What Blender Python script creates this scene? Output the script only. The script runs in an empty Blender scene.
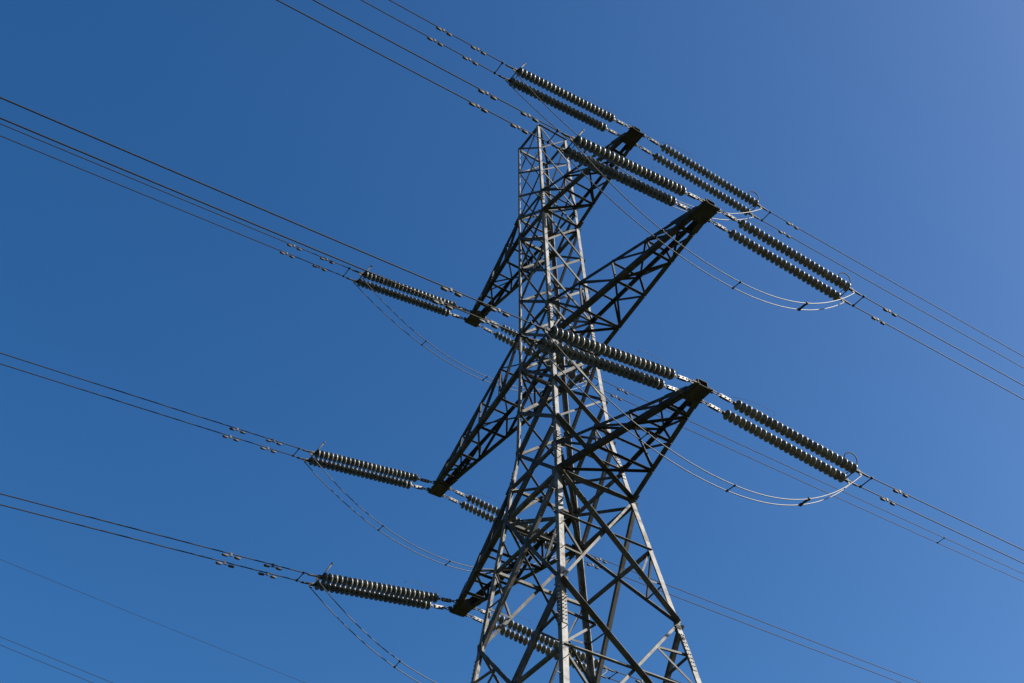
import bpy, bmesh, math, random
from mathutils import Vector, Matrix, Euler
random.seed(7)
sc = bpy.context.scene
C = sc.collection
R = math.radians

# ------------------------------------------------------------------ camera
Z0 = 35.72                                   # height of the tower top above the ground
cam_d = bpy.data.cameras.new('camera')
cam_d.sensor_width = 36.0
cam_d.lens = 1225.2 / 1024 * 36.0
cam_d.clip_start = 0.1
cam_d.clip_end = 8000
cam = bpy.data.objects.new('camera', cam_d)
C.objects.link(cam)
_f = Vector((-0.56222745, 0.39631517, 0.72583371)).normalized()
_r = Vector((0.55571282, 0.83104745, -0.02331072)).normalized()
_u = _r.cross(_f)
cam.matrix_world = Matrix(((_r.x, _u.x, -_f.x, 18.3744), (_r.y, _u.y, -_f.y, -14.4566),
                           (_r.z, _u.z, -_f.z, -34.1216 + Z0), (0, 0, 0, 1)))
sc.camera = cam

# ------------------------------------------------------------------ sky and sun
SUN_AZ = R(51)                               # from +X towards +Y
SUN_EL = R(31)
world = bpy.data.worlds.new('World')
sc.world = world
world.use_nodes = True
nt = world.node_tree
for n in list(nt.nodes):
    nt.nodes.remove(n)
out = nt.nodes.new('ShaderNodeOutputWorld')
bg = nt.nodes.new('ShaderNodeBackground')
sky = nt.nodes.new('ShaderNodeTexSky')
sky.sky_type = 'NISHITA'
sky.sun_disc = False
sky.sun_elevation = SUN_EL
sky.sun_rotation = math.pi / 2 - SUN_AZ
sky.altitude = 0
sky.air_density = 1.0
sky.dust_density = 2.0
sky.ozone_density = 4.0
bg.inputs['Strength'].default_value = 0.05
hsv = nt.nodes.new('ShaderNodeHueSaturation')   # the deep blue of a polarising filter
hsv.inputs['Saturation'].default_value = 1.29
hsv.inputs['Hue'].default_value = 0.502
nt.links.new(sky.outputs['Color'], hsv.inputs['Color'])
nt.links.new(hsv.outputs['Color'], bg.inputs['Color'])
nt.links.new(bg.outputs['Background'], out.inputs['Surface'])

sun_d = bpy.data.lights.new('sun', 'SUN')
sun_d.energy = 5.0
sun_d.angle = R(0.53)
sun_d.color = (1.0, 0.955, 0.89)
sun = bpy.data.objects.new('sun', sun_d)
C.objects.link(sun)
sd = Vector((math.cos(SUN_EL) * math.cos(SUN_AZ), math.cos(SUN_EL) * math.sin(SUN_AZ), math.sin(SUN_EL)))
sun.rotation_euler = sd.to_track_quat('Z', 'Y').to_euler()
sun.location = sd * 200
sc.view_settings.view_transform = 'Standard'
sc.view_settings.look = 'None'
sc.view_settings.gamma = 1.0
sc.view_settings.exposure = 1.66
sc.view_settings.use_curve_mapping = False


# ------------------------------------------------------------------ materials
def mat(name, cols, rough=0.5, metal=0.0, scale=3.0, bump=0.0, spec=0.5, coat=0.0, stain=None, vary=0.0):
    """Principled surface whose colour wanders between cols by noise, with optional streaky stains."""
    m = bpy.data.materials.new(name)
    m.use_nodes = True
    t = m.node_tree
    b = t.nodes['Principled BSDF']
    tc = t.nodes.new('ShaderNodeTexCoord')
    nz = t.nodes.new('ShaderNodeTexNoise')
    nz.inputs['Scale'].default_value = scale
    nz.inputs['Detail'].default_value = 6
    nz.inputs['Roughness'].default_value = 0.65
    t.links.new(tc.outputs['Object'], nz.inputs['Vector'])
    cr = t.nodes.new('ShaderNodeValToRGB')
    cr.color_ramp.elements[0].position = 0.32
    cr.color_ramp.elements[1].position = 0.7
    cr.color_ramp.elements[0].color = (*cols[0], 1)
    cr.color_ramp.elements[1].color = (*cols[1], 1)
    t.links.new(nz.outputs['Fac'], cr.inputs['Fac'])
    col = cr.outputs['Color']
    if stain:
        n2 = t.nodes.new('ShaderNodeTexNoise')
        n2.inputs['Scale'].default_value = scale * 2.3
        n2.inputs['Detail'].default_value = 8
        t.links.new(tc.outputs['Object'], n2.inputs['Vector'])
        r2 = t.nodes.new('ShaderNodeValToRGB')
        r2.color_ramp.elements[0].position = 0.54
        r2.color_ramp.elements[1].position = 0.66
        t.links.new(n2.outputs['Fac'], r2.inputs['Fac'])
        mx = t.nodes.new('ShaderNodeMix')
        mx.data_type = 'RGBA'
        t.links.new(r2.outputs['Color'], mx.inputs[0])
        t.links.new(col, mx.inputs[6])
        mx.inputs[7].default_value = (*stain, 1)
        col = mx.outputs[2]
    if vary:
        # every piece has weathered a little differently
        oi = t.nodes.new('ShaderNodeObjectInfo')
        mr = t.nodes.new('ShaderNodeMapRange')
        mr.inputs['To Min'].default_value = 1.0 - vary
        mr.inputs['To Max'].default_value = 1.0 + vary
        t.links.new(oi.outputs['Random'], mr.inputs['Value'])
        hv = t.nodes.new('ShaderNodeHueSaturation')
        t.links.new(mr.outputs['Result'], hv.inputs['Value'])
        t.links.new(col, hv.inputs['Color'])
        col = hv.outputs['Color']
    t.links.new(col, b.inputs['Base Color'])
    b.inputs['Roughness'].default_value = rough
    b.inputs['Metallic'].default_value = metal
    b.inputs['Specular IOR Level'].default_value = spec
    b.inputs['Coat Weight'].default_value = coat
    if bump:
        bp = t.nodes.new('ShaderNodeBump')
        bp.inputs['Strength'].default_value = bump
        bp.inputs['Distance'].default_value = 0.01
        t.links.new(nz.outputs['Fac'], bp.inputs['Height'])
        t.links.new(bp.outputs['Normal'], b.inputs['Normal'])
    return m


STEEL = mat('weathered_galvanised_steel', ((0.085, 0.083, 0.077), (0.215, 0.211, 0.20)), 0.65, 0.0, 2.6, 0.15, 0.15, stain=(0.075, 0.055, 0.038), vary=0.22)
STEEL_SHADED = mat('shade_darkened_steel', ((0.026, 0.0255, 0.025), (0.064, 0.063, 0.06)), 0.75, 0.0, 3.0, 0.15, 0.1, stain=(0.034, 0.027, 0.021), vary=0.25)  # cross arm steel: shade of the undersides put into the colour
BRACE = mat('weathered_steel_shade_toned', ((0.038, 0.0375, 0.036), (0.108, 0.107, 0.102)), 0.68, 0.0, 2.3, 0.15, 0.12, stain=(0.055, 0.040, 0.028), vary=0.32)  # brace steel toned below the legs, shade painted into its colour
BOLT = mat('dull_bolt_steel', ((0.03, 0.027, 0.024), (0.06, 0.053, 0.046)), 0.6, 0.1, 9.0)
FITTING = mat('galvanised_fitting', ((0.030, 0.028, 0.024), (0.105, 0.098, 0.082)), 0.55, 0.1, 14.0, 0.1, stain=(0.06, 0.042, 0.03))
DARKFIT = mat('dark_forged_fitting', ((0.020, 0.0195, 0.019), (0.042, 0.041, 0.039)), 0.7, 0.0, 12.0, 0.0, 0.2)
SHED = mat('brown_glazed_porcelain', ((0.066, 0.067, 0.056), (0.125, 0.127, 0.108)), 0.36, 0.0, 9.0, 0.0, 0.35, 0.0, vary=0.3)
CAP = mat('insulator_cap_iron', ((0.05, 0.045, 0.04), (0.09, 0.082, 0.07)), 0.55, 0.4, 12.0)
WIRE = mat('weathered_conductor', ((0.010, 0.010, 0.010), (0.022, 0.022, 0.021)), 0.65, 0.0, 20.0, 0.0, 0.12)
ALU = mat('bare_aluminium_strand', ((0.045, 0.045, 0.045), (0.085, 0.085, 0.083)), 0.5, 0.0, 20.0, 0.0, 0.22)
DAMP = mat('damper_iron', ((0.014, 0.0135, 0.012), (0.032, 0.030, 0.027)), 0.75, 0.0, 15.0)
GRASS = mat('rough_grass', ((0.018, 0.028, 0.009), (0.05, 0.052, 0.02)), 0.95, 0.0, 0.35, 0.6, 0.1, stain=(0.05, 0.042, 0.024))
CONC = mat('concrete', ((0.25, 0.24, 0.22), (0.36, 0.35, 0.32)), 0.9, 0.0, 2.5, 0.4)


# ------------------------------------------------------------------ mesh helpers
def link(name, bm, mats, parent=None, smooth=False):
    me = bpy.data.meshes.new(name)
    bmesh.ops.recalc_face_normals(bm, faces=bm.faces[:])
    if smooth:
        for f in bm.faces:
            f.smooth = True
    bm.to_mesh(me)
    bm.free()
    for m in (mats if isinstance(mats, (list, tuple)) else [mats]):
        me.materials.append(m)
    o = bpy.data.objects.new(name, me)
    C.objects.link(o)
    if parent is not None:
        o.parent = parent
    return o


def copy_part(src, parent, loc=None):
    o = src.copy()
    C.objects.link(o)
    o.parent = parent
    if loc is not None:
        o.location = loc
    return o


def empty(name, loc=(0, 0, 0)):
    o = bpy.data.objects.new(name, None)
    o.empty_display_size = 0.3
    o.location = loc
    C.objects.link(o)
    return o


def tag(o, label, cat, group=None, kind=None):
    if label:
        o['label'] = label
    if cat:
        o['category'] = cat
    if group:
        o['group'] = group
    if kind:
        o['kind'] = kind
    return o


def frame(d, hint):
    d = d.normalized()
    u = hint - d * hint.dot(d)
    if u.length < 1e-5:
        u = d.orthogonal()
    u.normalize()
    return d, u, d.cross(u)


def prism(bm, sec, P, Q, u, v, cap=True):
    a = [bm.verts.new(P + u * x + v * y) for x, y in sec]
    b = [bm.verts.new(Q + u * x + v * y) for x, y in sec]
    n = len(sec)
    for i in range(n):
        bm.faces.new((a[i], a[(i + 1) % n], b[(i + 1) % n], b[i]))
    if cap:
        bm.faces.new(a[::-1])
        bm.faces.new(b)


def angle_bar(bm, P, Q, u, v, b, t):
    """Rolled steel angle: flanges of width b along u and v meeting on the line P-Q."""
    prism(bm, [(0, 0), (b, 0), (b, t), (t, t), (t, b), (0, b)], P, Q, u, v)


def box(bm, c, u, v, w, a, b, h):
    """Box centred at c with full sizes a, b, h along u, v, w."""
    vs = [bm.verts.new(c + u * (a / 2 * i) + v * (b / 2 * j) + w * (h / 2 * k))
          for i in (-1, 1) for j in (-1, 1) for k in (-1, 1)]
    for f in ((0, 1, 3, 2), (4, 6, 7, 5), (0, 4, 5, 1), (2, 3, 7, 6), (0, 2, 6, 4), (1, 5, 7, 3)):
        bm.faces.new([vs[i] for i in f])


def tube(bm, pts, r, n=8, closed=False, mi=0):
    rings = []
    m = len(pts)
    prev = None
    for i, p in enumerate(pts):
        if closed:
            d = pts[(i + 1) % m] - pts[i - 1]
        else:
            d = pts[min(i + 1, m - 1)] - pts[max(i - 1, 0)]
        d.normalize()
        if prev is None:
            u = d.orthogonal().normalized()
        else:
            u = (prev - d * prev.dot(d)).normalized()
        prev = u
        w = d.cross(u)
        rr = r[i] if isinstance(r, (list, tuple)) else r
        rings.append([bm.verts.new(p + u * (rr * math.cos(2 * math.pi * k / n)) + w * (rr * math.sin(2 * math.pi * k / n))) for k in range(n)])
    for i in range(m if closed else m - 1):
        a, b = rings[i], rings[(i + 1) % m]
        for k in range(n):
            f = bm.faces.new((a[k], a[(k + 1) % n], b[(k + 1) % n], b[k]))
            f.smooth = True
            f.material_index = mi
    if not closed:
        for q in (rings[0][::-1], rings[-1]):
            f = bm.faces.new(q)
            f.material_index = mi


def lathe(bm, prof, n=20, mis=None):
    """Spin (x, r) profile round the local X axis."""
    rings = []
    for x, r in prof:
        rings.append([bm.verts.new(Vector((x, r * math.cos(2 * math.pi * k / n), r * math.sin(2 * math.pi * k / n)))) for k in range(n)])
    for i in range(len(prof) - 1):
        for k in range(n):
            f = bm.faces.new((rings[i][k], rings[i][(k + 1) % n], rings[i + 1][(k + 1) % n], rings[i + 1][k]))
            f.smooth = True
            if mis:
                f.material_index = mis[i]
    f = bm.faces.new(rings[0][::-1])
    f.material_index = mis[0] if mis else 0
    f = bm.faces.new(rings[-1])
    f.material_index = mis[-1] if mis else 0


X, Y, Z = Vector((1, 0, 0)), Vector((0, 1, 0)), Vector((0, 0, 1))

# ------------------------------------------------------------------ ground
g = bmesh.new()
NG = 90
gv = {}
for i in range(NG + 1):
    for j in range(NG + 1):
        a = (i / NG * 2 - 1)
        b = (j / NG * 2 - 1)
        x = 3000 * a * abs(a) ** 1.5
        y = 3000 * b * abs(b) ** 1.5
        rr = math.hypot(x, y)
        q = min(1.0, max(0.0, (rr - 200) / 360))
        th = math.atan2(y, x)
        h = q * q * (3 - 2 * q) * (118 + 16 * math.sin(3 * th + .7) + 10 * math.sin(7 * th) + 5 * math.sin(x * .013) * math.cos(y * .011))  # ring of hills added out of view to block bright horizon light
        gv[i, j] = g.verts.new((x, y, h))
for i in range(NG):
    for j in range(NG):
        g.faces.new((gv[i, j], gv[i + 1, j], gv[i + 1, j + 1], gv[i, j + 1]))
ground = link('ground', g, GRASS, smooth=True)
ground['kind'] = 'structure'

# ------------------------------------------------------------------ the lattice tower
ZL = {'0': 0.0, 't1': -1.3667, 't2': -2.6214, '1u': -3.7577, '1l': -4.7315, 'a': -6.2167, 'b': -7.6175,
      '2u': -9.0017, '2l': -10.4064, 'c': -12.0295, 'd': -13.4691, '3u': -14.4925, '3l': -15.4978, '4': -19.0232,
      '5': -23.1, '6': -28.6, 'g': -35.62}
_slope = (1.5951 - 1.1305) / (19.0232 - 15.4978)
WP = [(-35.62, 1.5951 + _slope * (35.62 - 19.0232)), (-15.4978, 1.1305), (-13.4691, 0.8765), (-10.4064, 0.7655), (0.0, 0.5795)]


def hw(z):
    """half width of the square body at height z below the top"""
    for (z0, w0), (z1, w1) in zip(WP, WP[1:]):
        if z <= z1:
            return w0 + (w1 - w0) * (z - z0) / (z1 - z0)
    return WP[-1][1]


tower = empty('lattice_tower', (0, 0, 0))
tag(tower, 'tall weathered steel lattice pylon with three tapering cross arms on each side', 'pylon')


def corner(sx, sy, z, off=0.0):
    w = hw(z) + off
    return Vector((sx * w, sy * w, z + Z0))


corners = [(1, -1), (1, 1), (-1, 1), (-1, -1)]
legs = {}
for sx, sy in corners:
    bm = bmesh.new()
    segs = [(0.0, ZL['1l'], .085, .010), (ZL['1l'], ZL['2l'], .102, .012), (ZL['2l'], ZL['d'], .114, .013), (ZL['d'], ZL['3l'], .120, .014),
            (ZL['3l'], ZL['4'], .130, .016), (ZL['4'], ZL['5'], .140, .016), (ZL['5'], ZL['g'], .16, .018)]
    for za, zb, b, t in segs:
        angle_bar(bm, corner(sx, sy, za), corner(sx, sy, zb), Vector((-sx, 0, 0)), Vector((0, -sy, 0)), b, t)
    legs[sx, sy] = link('leg', bm, STEEL, tower)
    # splice plates with rows of bolts, outside both flanges
    for zc, L, b in ((ZL['d'] - .95, .75, .118), (ZL['4'] - .75, .95, .136), (ZL['2l'] + .9, .6, .10), (ZL['1l'] + .75, .5, .085)):
        bm = bmesh.new()
        p0, p1 = corner(sx, sy, zc + L / 2), corner(sx, sy, zc - L / 2)
        d = (p1 - p0).normalized()
        c = (p0 + p1) / 2
        for fx, nrm in ((Vector((-sx, 0, 0)), Vector((0, sy, 0))), (Vector((0, -sy, 0)), Vector((sx, 0, 0)))):
            dd, u, v = frame(d, fx)
            v = nrm - d * nrm.dot(d)
            v.normalize()
            box(bm, c + u * (b * .52) + v * .010, d, u, v, L, b * .86, .012)
            for k in range(int(L / .1)):
                for q in (.28, .74):
                    pc = p0 + d * (.05 + k * .1) + u * (b * q)
                    prism(bm, [(.012 * math.cos(a * math.pi / 3), .012 * math.sin(a * math.pi / 3)) for a in range(6)],
                          pc + v * .015, pc + v * .040, d, u)
        link('splice_plate', bm, [STEEL], legs[sx, sy])

# climbing bolts on the near corner leg and its opposite
for sx, sy in ((1, -1),):
    z = -1.0
    k = 0
    while z > -24.5:
        bm = bmesh.new()
        p = corner(sx, sy, z)
        if k % 2:
            tube(bm, [p + Vector((0.002, .05, 0)), p + Vector((.13, .05, 0)), p + Vector((.14, .05, .02))], .010, 6)
        else:
            tube(bm, [p + Vector((-.05, -.002, 0)), p + Vector((-.05, -.13, 0)), p + Vector((-.05, -.14, .02))], .010, 6)
        link('step_bolt', bm, BOLT, legs[sx, sy])
        z -= .38
        k += 1

faces = [(Vector((1, 0, 0)), Vector((0, 1, 0))), (Vector((0, -1, 0)), Vector((1, 0, 0))),
         (Vector((0, 1, 0)), Vector((-1, 0, 0))), (Vector((-1, 0, 0)), Vector((0, -1, 0)))]


def fp(n, t, s, z, inset=0.0):
    """point on face with outward normal n: s in -1..1 across it"""
    w = hw(z)
    return n * (w - inset) + t * (s * (w - 0.02)) + Vector((0, 0, z + Z0))


def face_bar(P, Q, n, b, t, outer, name, flip=False, stuff=None, lift=None, m=BRACE):
    bm = stuff if stuff is not None else bmesh.new()
    d = (Q - P).normalized()
    nn = (n - d * n.dot(d)).normalized()
    u = d.cross(nn)
    if u.z < 0:
        u = -u
    if flip:
        u = -u
    v = nn if outer else -nn
    if lift is None:
        lift = 0.004 if outer else -0.024
    off = nn * lift
    angle_bar(bm, P + off - u * (b / 2), Q + off - u * (b / 2), u, v, b, t)
    if stuff is None:
        link(name, bm, m, tower)


panels = [('0', 't1', .042), ('t1', 't2', .042), ('t2', '1u', .044), ('1u', '1l', .060), ('1l', 'a', .066), ('a', 'b', .068), ('b', '2u', .070),
          ('2u', '2l', .070), ('2l', 'c', .080), ('c', 'd', .085), ('d', '3l', .09), ('3l', '4', .095), ('4', '5', .10), ('5', '6', .15), ('6', 'g', .15)]
rest = bmesh.new()
for fi, (n, t) in enumerate(faces):
    for la, lb, b in panels:
        za, zb = ZL[la], ZL[lb]
        st = rest if lb in ('6', 'g') or (la == '0' and fi >= 2) else None
        # the two diagonals of each X: one lies inside the leg flange, the other outside it
        low = zb < -12.5
        k1 = 1.6 if low and fi == 0 else (.8 if low and fi == 3 else 1.0)
        k2 = 1.65 if low and fi == 1 else (.62 if low and fi == 0 else (.8 if low else 1.0))
        o1 = (low, False, True, True)[fi]        # which way the standing flange points on each face
        o2 = (False, False, True, False)[fi]
        face_bar(fp(n, t, -1, za), fp(n, t, 1, zb), n, b * k1, .010, o1, 'diagonal_brace', fi == 0 and not low, st, .004)
        face_bar(fp(n, t, -1, zb), fp(n, t, 1, za), n, b * k2, .010, o2, 'diagonal_brace', fi != 3, st, -.026)
    for l, b in (('0', .065), ('1u', .05), ('1l', .085), ('2u', .07), ('2l', .09), ('3u', .075), ('3l', .10), ('5', .12), ('6', .12)):
        face_bar(fp(n, t, -1, ZL[l], .008), fp(n, t, 1, ZL[l], .008), n, b, .010, fi != 1, 'horizontal_strut')
    # the tall panels carry a strut through the crossing and short secondary braces
    for la, lb, upper in (('3l', '4', False), ('4', '5', True)):
        za, zb = ZL[la], ZL[lb]
        tt = hw(za) / (hw(za) + hw(zb))
        zc = za + (zb - za) * tt
        face_bar(fp(n, t, -1, zc, .03), fp(n, t, 1, zc, .03), n, .075, .009, fi != 1, 'horizontal_strut')
        for s in (-1, 1):
            P = fp(n, t, s, zc, .03)
            zq = (zc + zb) / 2
            cq = (fp(n, t, 0, zc) * .5 + fp(n, t, s, zb) * .5) - n * .035
            face_bar(P, cq, n, .05, .008, fi >= 2, 'secondary_brace')
            face_bar(cq, fp(n, t, s, zb + (zc - zb) * .52, .03), n, .045, .008, fi >= 2, 'secondary_brace', True)
            if upper:
                cq = (fp(n, t, 0, zc) * .5 + fp(n, t, s, za) * .5) - n * .035
                face_bar(P, cq, n, .05, .008, fi >= 2, 'secondary_brace', True)
                face_bar(cq, fp(n, t, s, za + (zc - za) * .45, .03), n, .045, .008, fi >= 2, 'secondary_brace')
o = link('diagonal_brace', rest, BRACE, tower)
o['kind'] = 'stuff'

# plan bracing across the body at the cross arm levels
for l, b in (('0', .075), ('1l', .08), ('2l', .085), ('3u', .085), ('3l', .095)):
    for k, (a, c) in enumerate((((1, -1), (-1, 1)), ((1, 1), (-1, -1)))):
        if l == '0' and k:
            continue
        bm = bmesh.new()
        P, Q = corner(*a, ZL[l], -.03), corner(*c, ZL[l], -.03)
        d, u, v = frame(Q - P, Z)
        angle_bar(bm, P - Z * (.03 + .09 * k), Q - Z * (.03 + .09 * k), v, Z if k == 0 else -Z, b, .009)
        link('plan_brace', bm, BRACE, tower)

# ------------------------------------------------------------------ cross arms
ARMS = {'1': ('1u', '1l', 4.1891, -4.70, (.27, .55, .8), (.075, .105)),
        '2': ('2u', '2l', 6.2041, -10.4159, (.22, .45, .68, .86), (.085, .125)),
        '3': ('3u', '3l', 4.8451, -15.4276, (.30, .57, .80), (.085, .125))}
BS = 0.3704
TIP = {}
for k, (lu, ll, a, zt, fr, (bu, bl)) in ARMS.items():
    for s in (1, -1):
        zt_ = zt + Z0
        TIP[k, s] = Vector((s * a, 0, zt_))
        # end box: riveted plates in which the four chords meet and from which the strings hang
        bm = bmesh.new()
        xe, xi = s * (a + .27), s * (a - .30)
        sx = Vector((s, 0, 0))
        cx = Vector(((xe + xi) / 2, 0, zt_))
        L = abs(xe - xi)
        for sy in (-1, 1):
            box(bm, cx - sx * .02 + Y * (.13 * sy) + Z * .02, sx, Y, Z, L * .9, .016, .20)
            box(bm, cx + Y * (.18 * sy) - Z * .075, sx, Y, Z, L, .10, .014)
        box(bm, cx - Z * .094, sx, Y, Z, L * .96, .36, .014)
        box(bm, cx + Z * .128, sx, Y, Z, L * .82, .27, .012)
        for xx in (a - .26, a):
            box(bm, Vector((s * xx, 0, zt_ + .02)), sx, Y, Z, .014, .24, .19)
        for o in (-.5, .5):
            for sy in (-1, 1):
                box(bm, Vector((s * a + o * BS, sy * .24, zt_ - .03)), sx, Y, Z, .05, .10, .11)
        arm = link('cross_arm', bm, STEEL_SHADED, tower)
        roots, tips = {}, {}
        for sy in (-1, 1):
            roots['u', sy] = corner(s, sy, ZL[lu])
            roots['l', sy] = corner(s, sy, ZL[ll])
            tips['u', sy] = Vector((s * (a - .12), sy * .155, zt_ + .15))
            tips['l', sy] = Vector((s * (a + .05), sy * .17, zt_ - .05))
        for sy in (-1, 1):
            for h in 'ul':
                bm = bmesh.new()
                P, Q = roots[h, sy], tips[h, sy]
                d, u, v = frame(Q - P, Vector((0, -sy, 0)))
                w = -Z if h == 'u' else Z
                w = (w - d * w.dot(d))
                w = (w - u * w.dot(u)).normalized()
                b = bu if h == 'u' else bl
                angle_bar(bm, P, Q, u, w, b, .012)
                # gusset at the root
                box(bm, P + d * .12 + u * .035 - w * .009, d, u, w, .28, .13, .012)
                link('chord', bm, STEEL_SHADED, arm)
            # cover plates that widen the box towards the tower
            bm = bmesh.new()
            A1, A2 = tips['u', sy], tips['u', sy].lerp(roots['u', sy], .16)
            B1, B2 = tips['l', sy], tips['l', sy].lerp(roots['l', sy], .13)
            q = [p + Y * (sy * .012) for p in (A1, A2, B2, B1)]
            va = [bm.verts.new(p) for p in q]
            vb = [bm.verts.new(p + Y * (sy * .012)) for p in q]
            bm.faces.new(va)
            bm.faces.new(vb)
            for i in range(4):
                bm.faces.new((va[i], va[(i + 1) % 4], vb[(i + 1) % 4], vb[i]))
            link('end_plate', bm, STEEL_SHADED, arm)

        bm = bmesh.new()
        q = [tips['l', -1] - Z * .012, tips['l', -1].lerp(roots['l', -1], .08) - Z * .012, tips['l', 1].lerp(roots['l', 1], .08) - Z * .012, tips['l', 1] - Z * .012]
        va = [bm.verts.new(p) for p in q]
        vb = [bm.verts.new(p - Z * .012) for p in q]
        bm.faces.new(va)
        bm.faces.new(vb)
        for i in range(4):
            bm.faces.new((va[i], va[(i + 1) % 4], vb[(i + 1) % 4], vb[i]))
        link('end_plate', bm, STEEL_SHADED, arm)

        def bar(P, Q, hint, b, t=.007):
            bm = bmesh.new()
            d, u, v = frame(Q - P, hint)
            angle_bar(bm, P + d * .02 - v * (b / 2), Q - d * .02 - v * (b / 2), v, -u, b, t)
            link('lacing_bar', bm, STEEL_SHADED, arm)

        def at(h, sy, f):
            return roots[h, sy].lerp(tips[h, sy], f)
        fl = [0.0] + list(fr)
        nb = len(fl)
        for sy in (-1, 1):
            for i in range(1, nb):
                bar(at('u', sy, fl[i]) , at('l', sy, fl[i]) , Y * sy, .045)
                bar(at('u', sy, fl[i - 1]), at('l', sy, fl[i]), Y * sy, .065)
        for i in range(1, nb):
            bar(at('l', -1, fl[i]) + Z * .015, at('l', 1, fl[i]) + Z * .015, Z, .055)
            bar(at('u', -1, fl[i]) - Z * .015, at('u', 1, fl[i]) - Z * .015, Z, .045)
            e = 1 if i % 2 else -1
            bar(at('l', -e, fl[i - 1]) + Z * .03, at('l', e, fl[i]) + Z * .03, Z, .055)
            bar(at('u', e, fl[i - 1]) - Z * .03, at('u', -e, fl[i]) - Z * .03, Z, .045)

# gusset plates where arms and heavy struts meet the legs
for (sx, sy), leg in legs.items():
    for l, w, h in (('1u', .17, .18), ('1l', .18, .2), ('2u', .18, .2), ('2l', .2, .24), ('3u', .2, .24), ('3l', .21, .24), ('4', .19, .22), ('d', .16, .18), ('c', .15, .16)):
        bm = bmesh.new()
        p = corner(sx, sy, ZL[l])
        box(bm, p + Vector((-sx * w * .48, sy * .008, 0)), X, Y, Z, w, .010, h)
        box(bm, p + Vector((sx * .008, -sy * w * .48, 0)), X, Y, Z, .010, w, h)
        link('gusset_plate', bm, BRACE, leg)
    bm = bmesh.new()
    p = corner(sx, sy, ZL['g'])
    box(bm, p + Vector((-sx * .1, -sy * .1, .0)), X, Y, Z, .95, .95, .42)
    link('footing', bm, CONC, tower)

# ------------------------------------------------------------------ insulator strings
G0, NS = 0.9524, 24
SPC = 3.30 / (NS - 1)
LY, LP, RY, RP = -0.0492, -0.2079, 0.0406, -0.1333


def dvec(y, p):
    return Vector((math.cos(p) * math.sin(y), math.cos(p) * math.cos(y), math.sin(p)))


DIRS = {'L': dvec(math.pi + LY, LP), 'R': dvec(RY, RP)}
LEND = G0 + 3.30 + 0.25                        # where the conductor leaves its clamp


def disc_mesh():
    bm = bmesh.new()
    # cap (tower side), convex glazed shed, rim, ribbed underside, pin (line side)
    prof = [(-.070, .020), (-.068, .044), (-.040, .050), (-.030, .055), (-.026, .066),
            (-.020, .086), (-.008, .107), (.006, .119), (.020, .126), (.032, .127), (.040, .123), (.038, .119), (.024, .115),
            (.044, .108), (.044, .101), (.022, .094), (.042, .086), (.042, .079), (.018, .070), (.036, .062), (.036, .055),
            (.012, .042), (.018, .018), (.078, .014)]
    mis = [1, 1, 1, 1] + [0] * 17 + [1, 1]
    lathe(bm, prof, 24, mis)
    return bm


proto = {}


def tower_link_mesh():
    """shackle, chain link, turnbuckle plates and ball socket between arm and first disc (local X along the string)"""
    bm = bmesh.new()
    V = Vector
    def ring(c, lx, ly, up, r):
        pts = []
        for i in range(16):
            a = 2 * math.pi * i / 16
            q = V((math.cos(a) * lx, 0, 0)) + up * (math.sin(a) * ly)
            pts.append(c + q)
        tube(bm, pts, r, 6, True)
    ring(V((.22, 0, 0)), .085, .035, Y, .013)
    ring(V((.345, 0, 0)), .075, .033, Z, .012)
    ring(V((.455, 0, 0)), .070, .033, Y, .012)
    for sgn in (-1, 1):
        box(bm, V((.62, .022 * sgn, -.004)), X, Y, Z, .28, .012, .085)
    box(bm, V((.60, 0, .0)), X, Y, Z, .17, .03, .05)
    for xx in (.51, .62, .735):
        prism(bm, [(.018 * math.cos(i * math.pi / 3), .018 * math.sin(i * math.pi / 3)) for i in range(6)], V((xx, -.05, 0)), V((xx, .05, 0)), X, Z)
    ring(V((.79, 0, 0)), .06, .030, Z, .013)
    lathe_pts = [V((.83, 0, 0)), V((.86, 0, 0)), V((.89, 0, 0)), V((.91, 0, 0))]
    tube(bm, lathe_pts, [.02, .042, .046, .03], 10)
    return bm


def line_clamp_mesh():
    """ball eye, clevis and compression dead end at the line end"""
    bm = bmesh.new()
    V = Vector
    x0 = G0 + 3.30
    tube(bm, [V((x0 + .05, 0, 0)), V((x0 + .085, 0, 0)), V((x0 + .11, 0, 0))], [.014, .040, .030], 10)
    for sgn in (-1, 1):
        box(bm, V((x0 + .15, .024 * sgn, 0)), X, Y, Z, .12, .012, .07)
    tube(bm, [V((x0 + .10, 0, 0)), V((x0 + .17, 0, 0)), V((x0 + .21, 0, 0)), V((x0 + .45, 0, 0)), V((x0 + .50, 0, 0))], [.03, .040, .027, .025, .016], 10)
    # jumper palm turned down from the dead end
    box(bm, V((x0 + .23, 0, -.055)), X, Y, Z, .07, .02, .10)
    return bm


def horn_mesh(up):
    """racket shaped arcing horn at the line end: rises beside the last discs and bends back to the tower"""
    bm = bmesh.new()
    x1 = G0 + 3.30 + .10
    pts = [Vector((x1, 0, 0)), Vector((x1 + .005, 0, 0)) + up * .10]
    for i in range(11):
        a = math.pi * i / 10
        pts.append(Vector((x1 - .19 + .19 * math.cos(a), 0, 0)) + up * (.17 + .17 * math.sin(a)))
    pts.append(Vector((x1 - .385, 0, 0)) + up * .11)
    tube(bm, pts, .0135, 8)
    return bm


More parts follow.
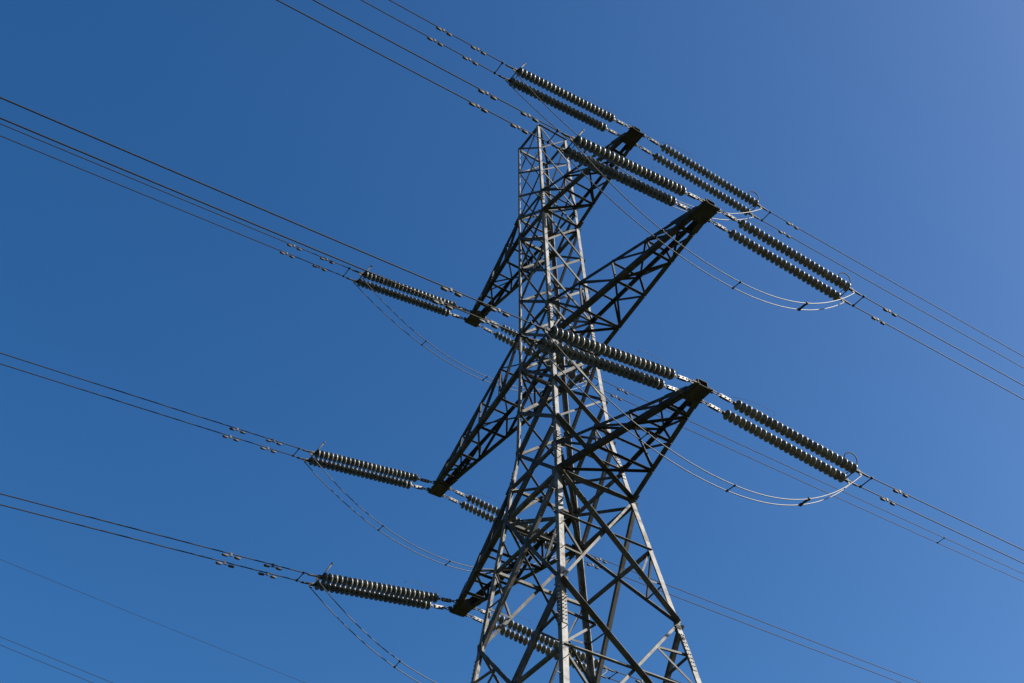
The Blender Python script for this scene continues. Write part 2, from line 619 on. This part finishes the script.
def fork_mesh(M):
    """flat arcing horn at the line end, reaching from the lower string across the upper one and beyond it"""
    bm = bmesh.new()
    Mi = M.to_3x3().inverted()
    x1 = G0 + 3.30 + .11
    o0 = Vector((x1, 0, 0))
    side = Mi @ X
    upz = Mi @ Z
    tip = o0 + side * .07 + upz * .36 - X * .20
    tube(bm, [o0 - side * BS + X * .02, o0 - side * .16, o0, o0.lerp(tip, .5), tip], [.012, .013, .016, .018, .022], 8)
    tube(bm, [tip + (tip - o0) * .02, tip + (tip - o0) * .17], [.026, .022], 8)
    return bm


def rod_mesh(up):
    """slim arcing rod at the tower end with a hooked tip"""
    bm = bmesh.new()
    pts = [Vector((.74, 0, .0)), Vector((.80, 0, .0)) + up * .12, Vector((1.25, 0, 0)) + up * .25, Vector((1.78, 0, 0)) + up * .30,
           Vector((1.92, 0, 0)) + up * .29, Vector((1.97, 0, 0)) + up * .25, Vector((1.93, 0, 0)) + up * .21]
    tube(bm, pts, .004, 6)
    return bm


SIDE = {1: 'right', -1: 'left'}
ARMN = {'1': 'top', '2': 'middle', '3': 'bottom'}
DIRN = {'L': 'towards the upper left of the picture', 'R': 'towards the lower right of the picture'}
DIRS_SHORT = {'L': 'leftward', 'R': 'rightward'}


def string_frame(sd):
    d = DIRS[sd]
    x = d
    y = Z.cross(x).normalized()
    z = x.cross(y)
    return Matrix((x, y, z)).transposed().to_4x4()


for k in '123':
    for s in (1, -1):
        for sd in 'LR':
            M = string_frame(sd)
            up_w = (X * .42 + Z * .90).normalized()
            up = (M.to_3x3().inverted() @ up_w)
            up = (up - X * up.x).normalized()
            for o in (1, 0):
                base = TIP[k, s] + Vector(((o - .5) * BS, 0, 0))
                root = empty('insulator_string')
                root.matrix_world = Matrix.Translation(base) @ M
                pos = 'upper' if o else 'lower'
                tag(root, f'{pos} of the two brown insulator strings strung {DIRS_SHORT[sd]} from the {SIDE[s]} {ARMN[k]} arm tip',
                    'insulator', 'insulator strings strung from the cross arm tips')
                if 'disc' not in proto:
                    d0 = link('insulator_disc', disc_mesh(), [SHED, CAP], root)
                    d0.location = (G0, 0, 0)
                    proto['disc'] = d0
                    proto['tl'] = link('link_hardware', tower_link_mesh(), FITTING, root)
                    proto['cl'] = link('dead_end_clamp', line_clamp_mesh(), DARKFIT, root)
                    first = 1
                else:
                    first = 0
                    copy_part(proto['tl'], root)
                    copy_part(proto['cl'], root)
                for i in range(first, NS):
                    c = copy_part(proto['disc'], root, (G0 + i * SPC, 0, 0))
                    c.rotation_euler = (random.random() * 6.28, random.gauss(0, .018), random.gauss(0, .018))
                if o:
                    key = 'horn' + sd
                    if key not in proto:
                        proto[key] = link('arcing_horn', horn_mesh(up) if sd == 'R' else fork_mesh(M), DARKFIT, root)
                        proto['rod' + sd] = link('arcing_rod', rod_mesh(up), DARKFIT, root)
                    else:
                        copy_part(proto[key], root)
                        copy_part(proto['rod' + sd], root)

# ------------------------------------------------------------------ conductors, dampers, spacers
WIRES = {'L': (3.09484, -0.1327, 0.0006), 'R': (0.0021458, 0.00523, 0.0006)}


def wire_start(k, s, sd, o):
    return TIP[k, s] + Vector(((o - .5) * BS, 0, 0)) + DIRS[sd] * LEND


def wire_pt(P0, sd, t):
    yaw, sl, cur = WIRES[sd]
    return P0 + Vector((math.sin(yaw) * t, math.cos(yaw) * t, sl * t + .5 * cur * t * t))


def damper_body():
    bm = bmesh.new()
    box(bm, Vector((0, 0, -.02)), X, Y, Z, .05, .035, .085)
    pts = [Vector((x, 0, -.062 - .012 * (abs(x) / .2) ** 2)) for x in (-.20, -.12, 0, .12, .20)]
    tube(bm, pts, .008, 6)
    return bm


def damper_weight(sx):
    bm = bmesh.new()
    tube(bm, [Vector((sx * (.085 + a), 0, -.072)) for a in (0, .015, .12, .15)], [.018, .032, .034, .020], 10)
    return bm


def add_damper(parent, P, d):
    d, u, v = frame(d, Z)
    M = Matrix((d, u.cross(d), u)).transposed().to_4x4()
    if 'damper' not in proto:
        b = link('vibration_damper', damper_body(), DAMP, parent)
        w1 = link('damper_weight', damper_weight(1), DAMP, b)
        w2 = link('damper_weight', damper_weight(-1), DAMP, b)
        proto['damper'] = (b, w1, w2)
    else:
        b = copy_part(proto['damper'][0], parent)
        for w in proto['damper'][1:]:
            copy_part(w, b)
    b.matrix_local = Matrix.Translation(P) @ M


def spacer(P, Q, r, label, group, fat=.028, name='spacer'):
    bm = bmesh.new()
    d = (Q - P).normalized()
    tube(bm, [P, Q], r, 8)
    for e, q in ((1, P), (-1, Q)):
        tube(bm, [q - d * (e * .035), q - d * (e * .02), q + d * (e * .03), q + d * (e * .05)], [fat * .6, fat, fat, fat * .5], 8)
    return tag(link(name, bm, DARKFIT), label, 'spacer', group)


for k in '123':
    for s in (1, -1):
        where = f'{SIDE[s]} {ARMN[k]} cross arm'
        for sd in 'LR':
            st = {}
            for o in (1, 0):
                P0 = wire_start(k, s, sd, o)
                st[o] = P0
                ts = [0, .35, .7, 1.2, 1.7, 2.2, 3, 4, 6, 8, 10, 13, 16, 20, 25, 30, 36, 44, 52, 62, 75, 90, 110, 135, 160, 190]
                bm = bmesh.new()
                tube(bm, [wire_pt(P0, sd, t) - P0 for t in ts], .0138, 7)
                w = link('conductor', bm, WIRE)
                w.location = P0
                pos = 'upper' if o else 'lower'
                tag(w, f'{pos} line of the twin overhead conductor running {DIRS_SHORT[sd]} from the {where}', 'power line',
                    'conductors leaving the insulator strings')
                for t in ((1.15, 2.24) if sd == 'L' else (1.23,)):
                    t += random.uniform(-.03, .03)
                    p, q = wire_pt(P0, sd, t), wire_pt(P0, sd, t + .05)
                    add_damper(w, p - P0, q - p)
            spacer(wire_pt(st[0], sd, .35), wire_pt(st[1], sd, .35), .013, f'short dark spacer bar across the twin {DIRS_SHORT[sd]} conductor of the {where}',
                   'spacer bars by the clamps')
            # yoke bar that ties the line ends of the two strings together
            e = DIRS[sd]
            bm = bmesh.new()
            P, Q = st[0] - e * .14, st[1] - e * .14
            tube(bm, [P, Q], .012, 8)
            dd = (Q - P).normalized()
            tube(bm, [P + dd * .09, P + dd * .10 - e * .10, Q - dd * .10 - e * .10, Q - dd * .09], .010, 6)
            tag(link('yoke_bar', bm, DARKFIT), f'dark yoke bar joining the {DIRS_SHORT[sd]} insulator pair of the {where}', 'yoke bar',
                'yoke bars between insulator strings')
        # jumper loops under the arm tip
        jp = {}
        for o in (1, 0):
            A = wire_start(k, s, 'L', o) - DIRS['L'] * .02 - Z * .10
            B = wire_start(k, s, 'R', o) - DIRS['R'] * .02 - Z * .10
            zt_ = TIP[k, s].z
            low = zt_ - 2.80 + random.uniform(-.04, .04)
            pts = []
            n = 40
            for i in range(n + 1):
                f = i / n
                q = A.lerp(B, f)
                y = q.y
                if y < 0:
                    z = low + (A.z - low) * abs(y / A.y) ** 2.05
                else:
                    z = low + (B.z - low) * abs(y / B.y) ** 2.1
                pinch = .36 * (1 - abs(2 * f - 1) ** 3)
                q.x += (.5 - o) * BS * pinch
                q.z = z - (.02 if o else 0) * math.sin(f * math.pi)
                pts.append(q)
            jp[o] = pts
            bm = bmesh.new()
            tube(bm, [p - pts[n // 2] for p in pts], .0115, 8)
            j = link('jumper_cable', bm, ALU)
            j.location = pts[n // 2]
            pos = 'upper' if o else 'lower'
            tag(j, f'{pos} line of the twin jumper loop sagging below the {where} tip', 'jumper cable', 'jumper loops below the cross arms')
        for i, nm, fat in ((11, 'first', .022), (21, 'second', .022), (31, 'last', .036)):
            spacer(jp[0][i], jp[1][i], .011 if fat < .03 else .026,
                   {'first': f'leftmost small spacer on the jumper loop of the {where}',
                    'second': f'middle small spacer on the jumper loop of the {where}',
                    'last': f'stout dark clamp block on the jumper loop of the {where}'}[nm],
                   'spacers on the jumper loops', fat)

# spacers far out along the right hand spans
for k, s, t in (('1', -1, 17.0),):
    P = wire_pt(wire_start(k, s, 'R', 0), 'R', t)
    Q = wire_pt(wire_start(k, s, 'R', 1), 'R', t)
    spacer(P, Q, .013, 'lone spacer far out on the left top arm conductor, right of the pylon', 'spacer bars in the open span')

# ------------------------------------------------------------------ wires of another line, beyond the tower
def far_wire(A, B, r, label):
    bm = bmesh.new()
    d = B - A
    pts = [A + d * f for f in (-3, -2, -1, 0, .5, 1, 2, 4, 6)]
    mid = pts[4].copy()
    L = d.length
    for p, f in zip(pts, (-3, -2, -1, 0, .5, 1, 2, 4, 6)):
        p.z += .0003 * ((f - .5) * L) ** 2
    tube(bm, [p - mid for p in pts], r, 6)
    o = link('distant_wire', bm, WIRE)
    o.location = mid
    return tag(o, label, 'power line', 'wires of a second line farther off')


far_wire(Vector((-40, -6.8, 5.49 + Z0)), Vector((-40, 11.0, 3.89 + Z0)), .010, 'lone thin wire crossing the lower left corner of the sky')
far_wire(Vector((-40, -5.58, 1.19 + Z0)), Vector((-40, .47, .49 + Z0)), .013, 'upper of two close thin wires in the extreme lower left corner')
far_wire(Vector((-40.35, -5.55, .98 + Z0)), Vector((-40.35, .50, .28 + Z0)), .013, 'lower of two close thin wires in the extreme lower left corner')
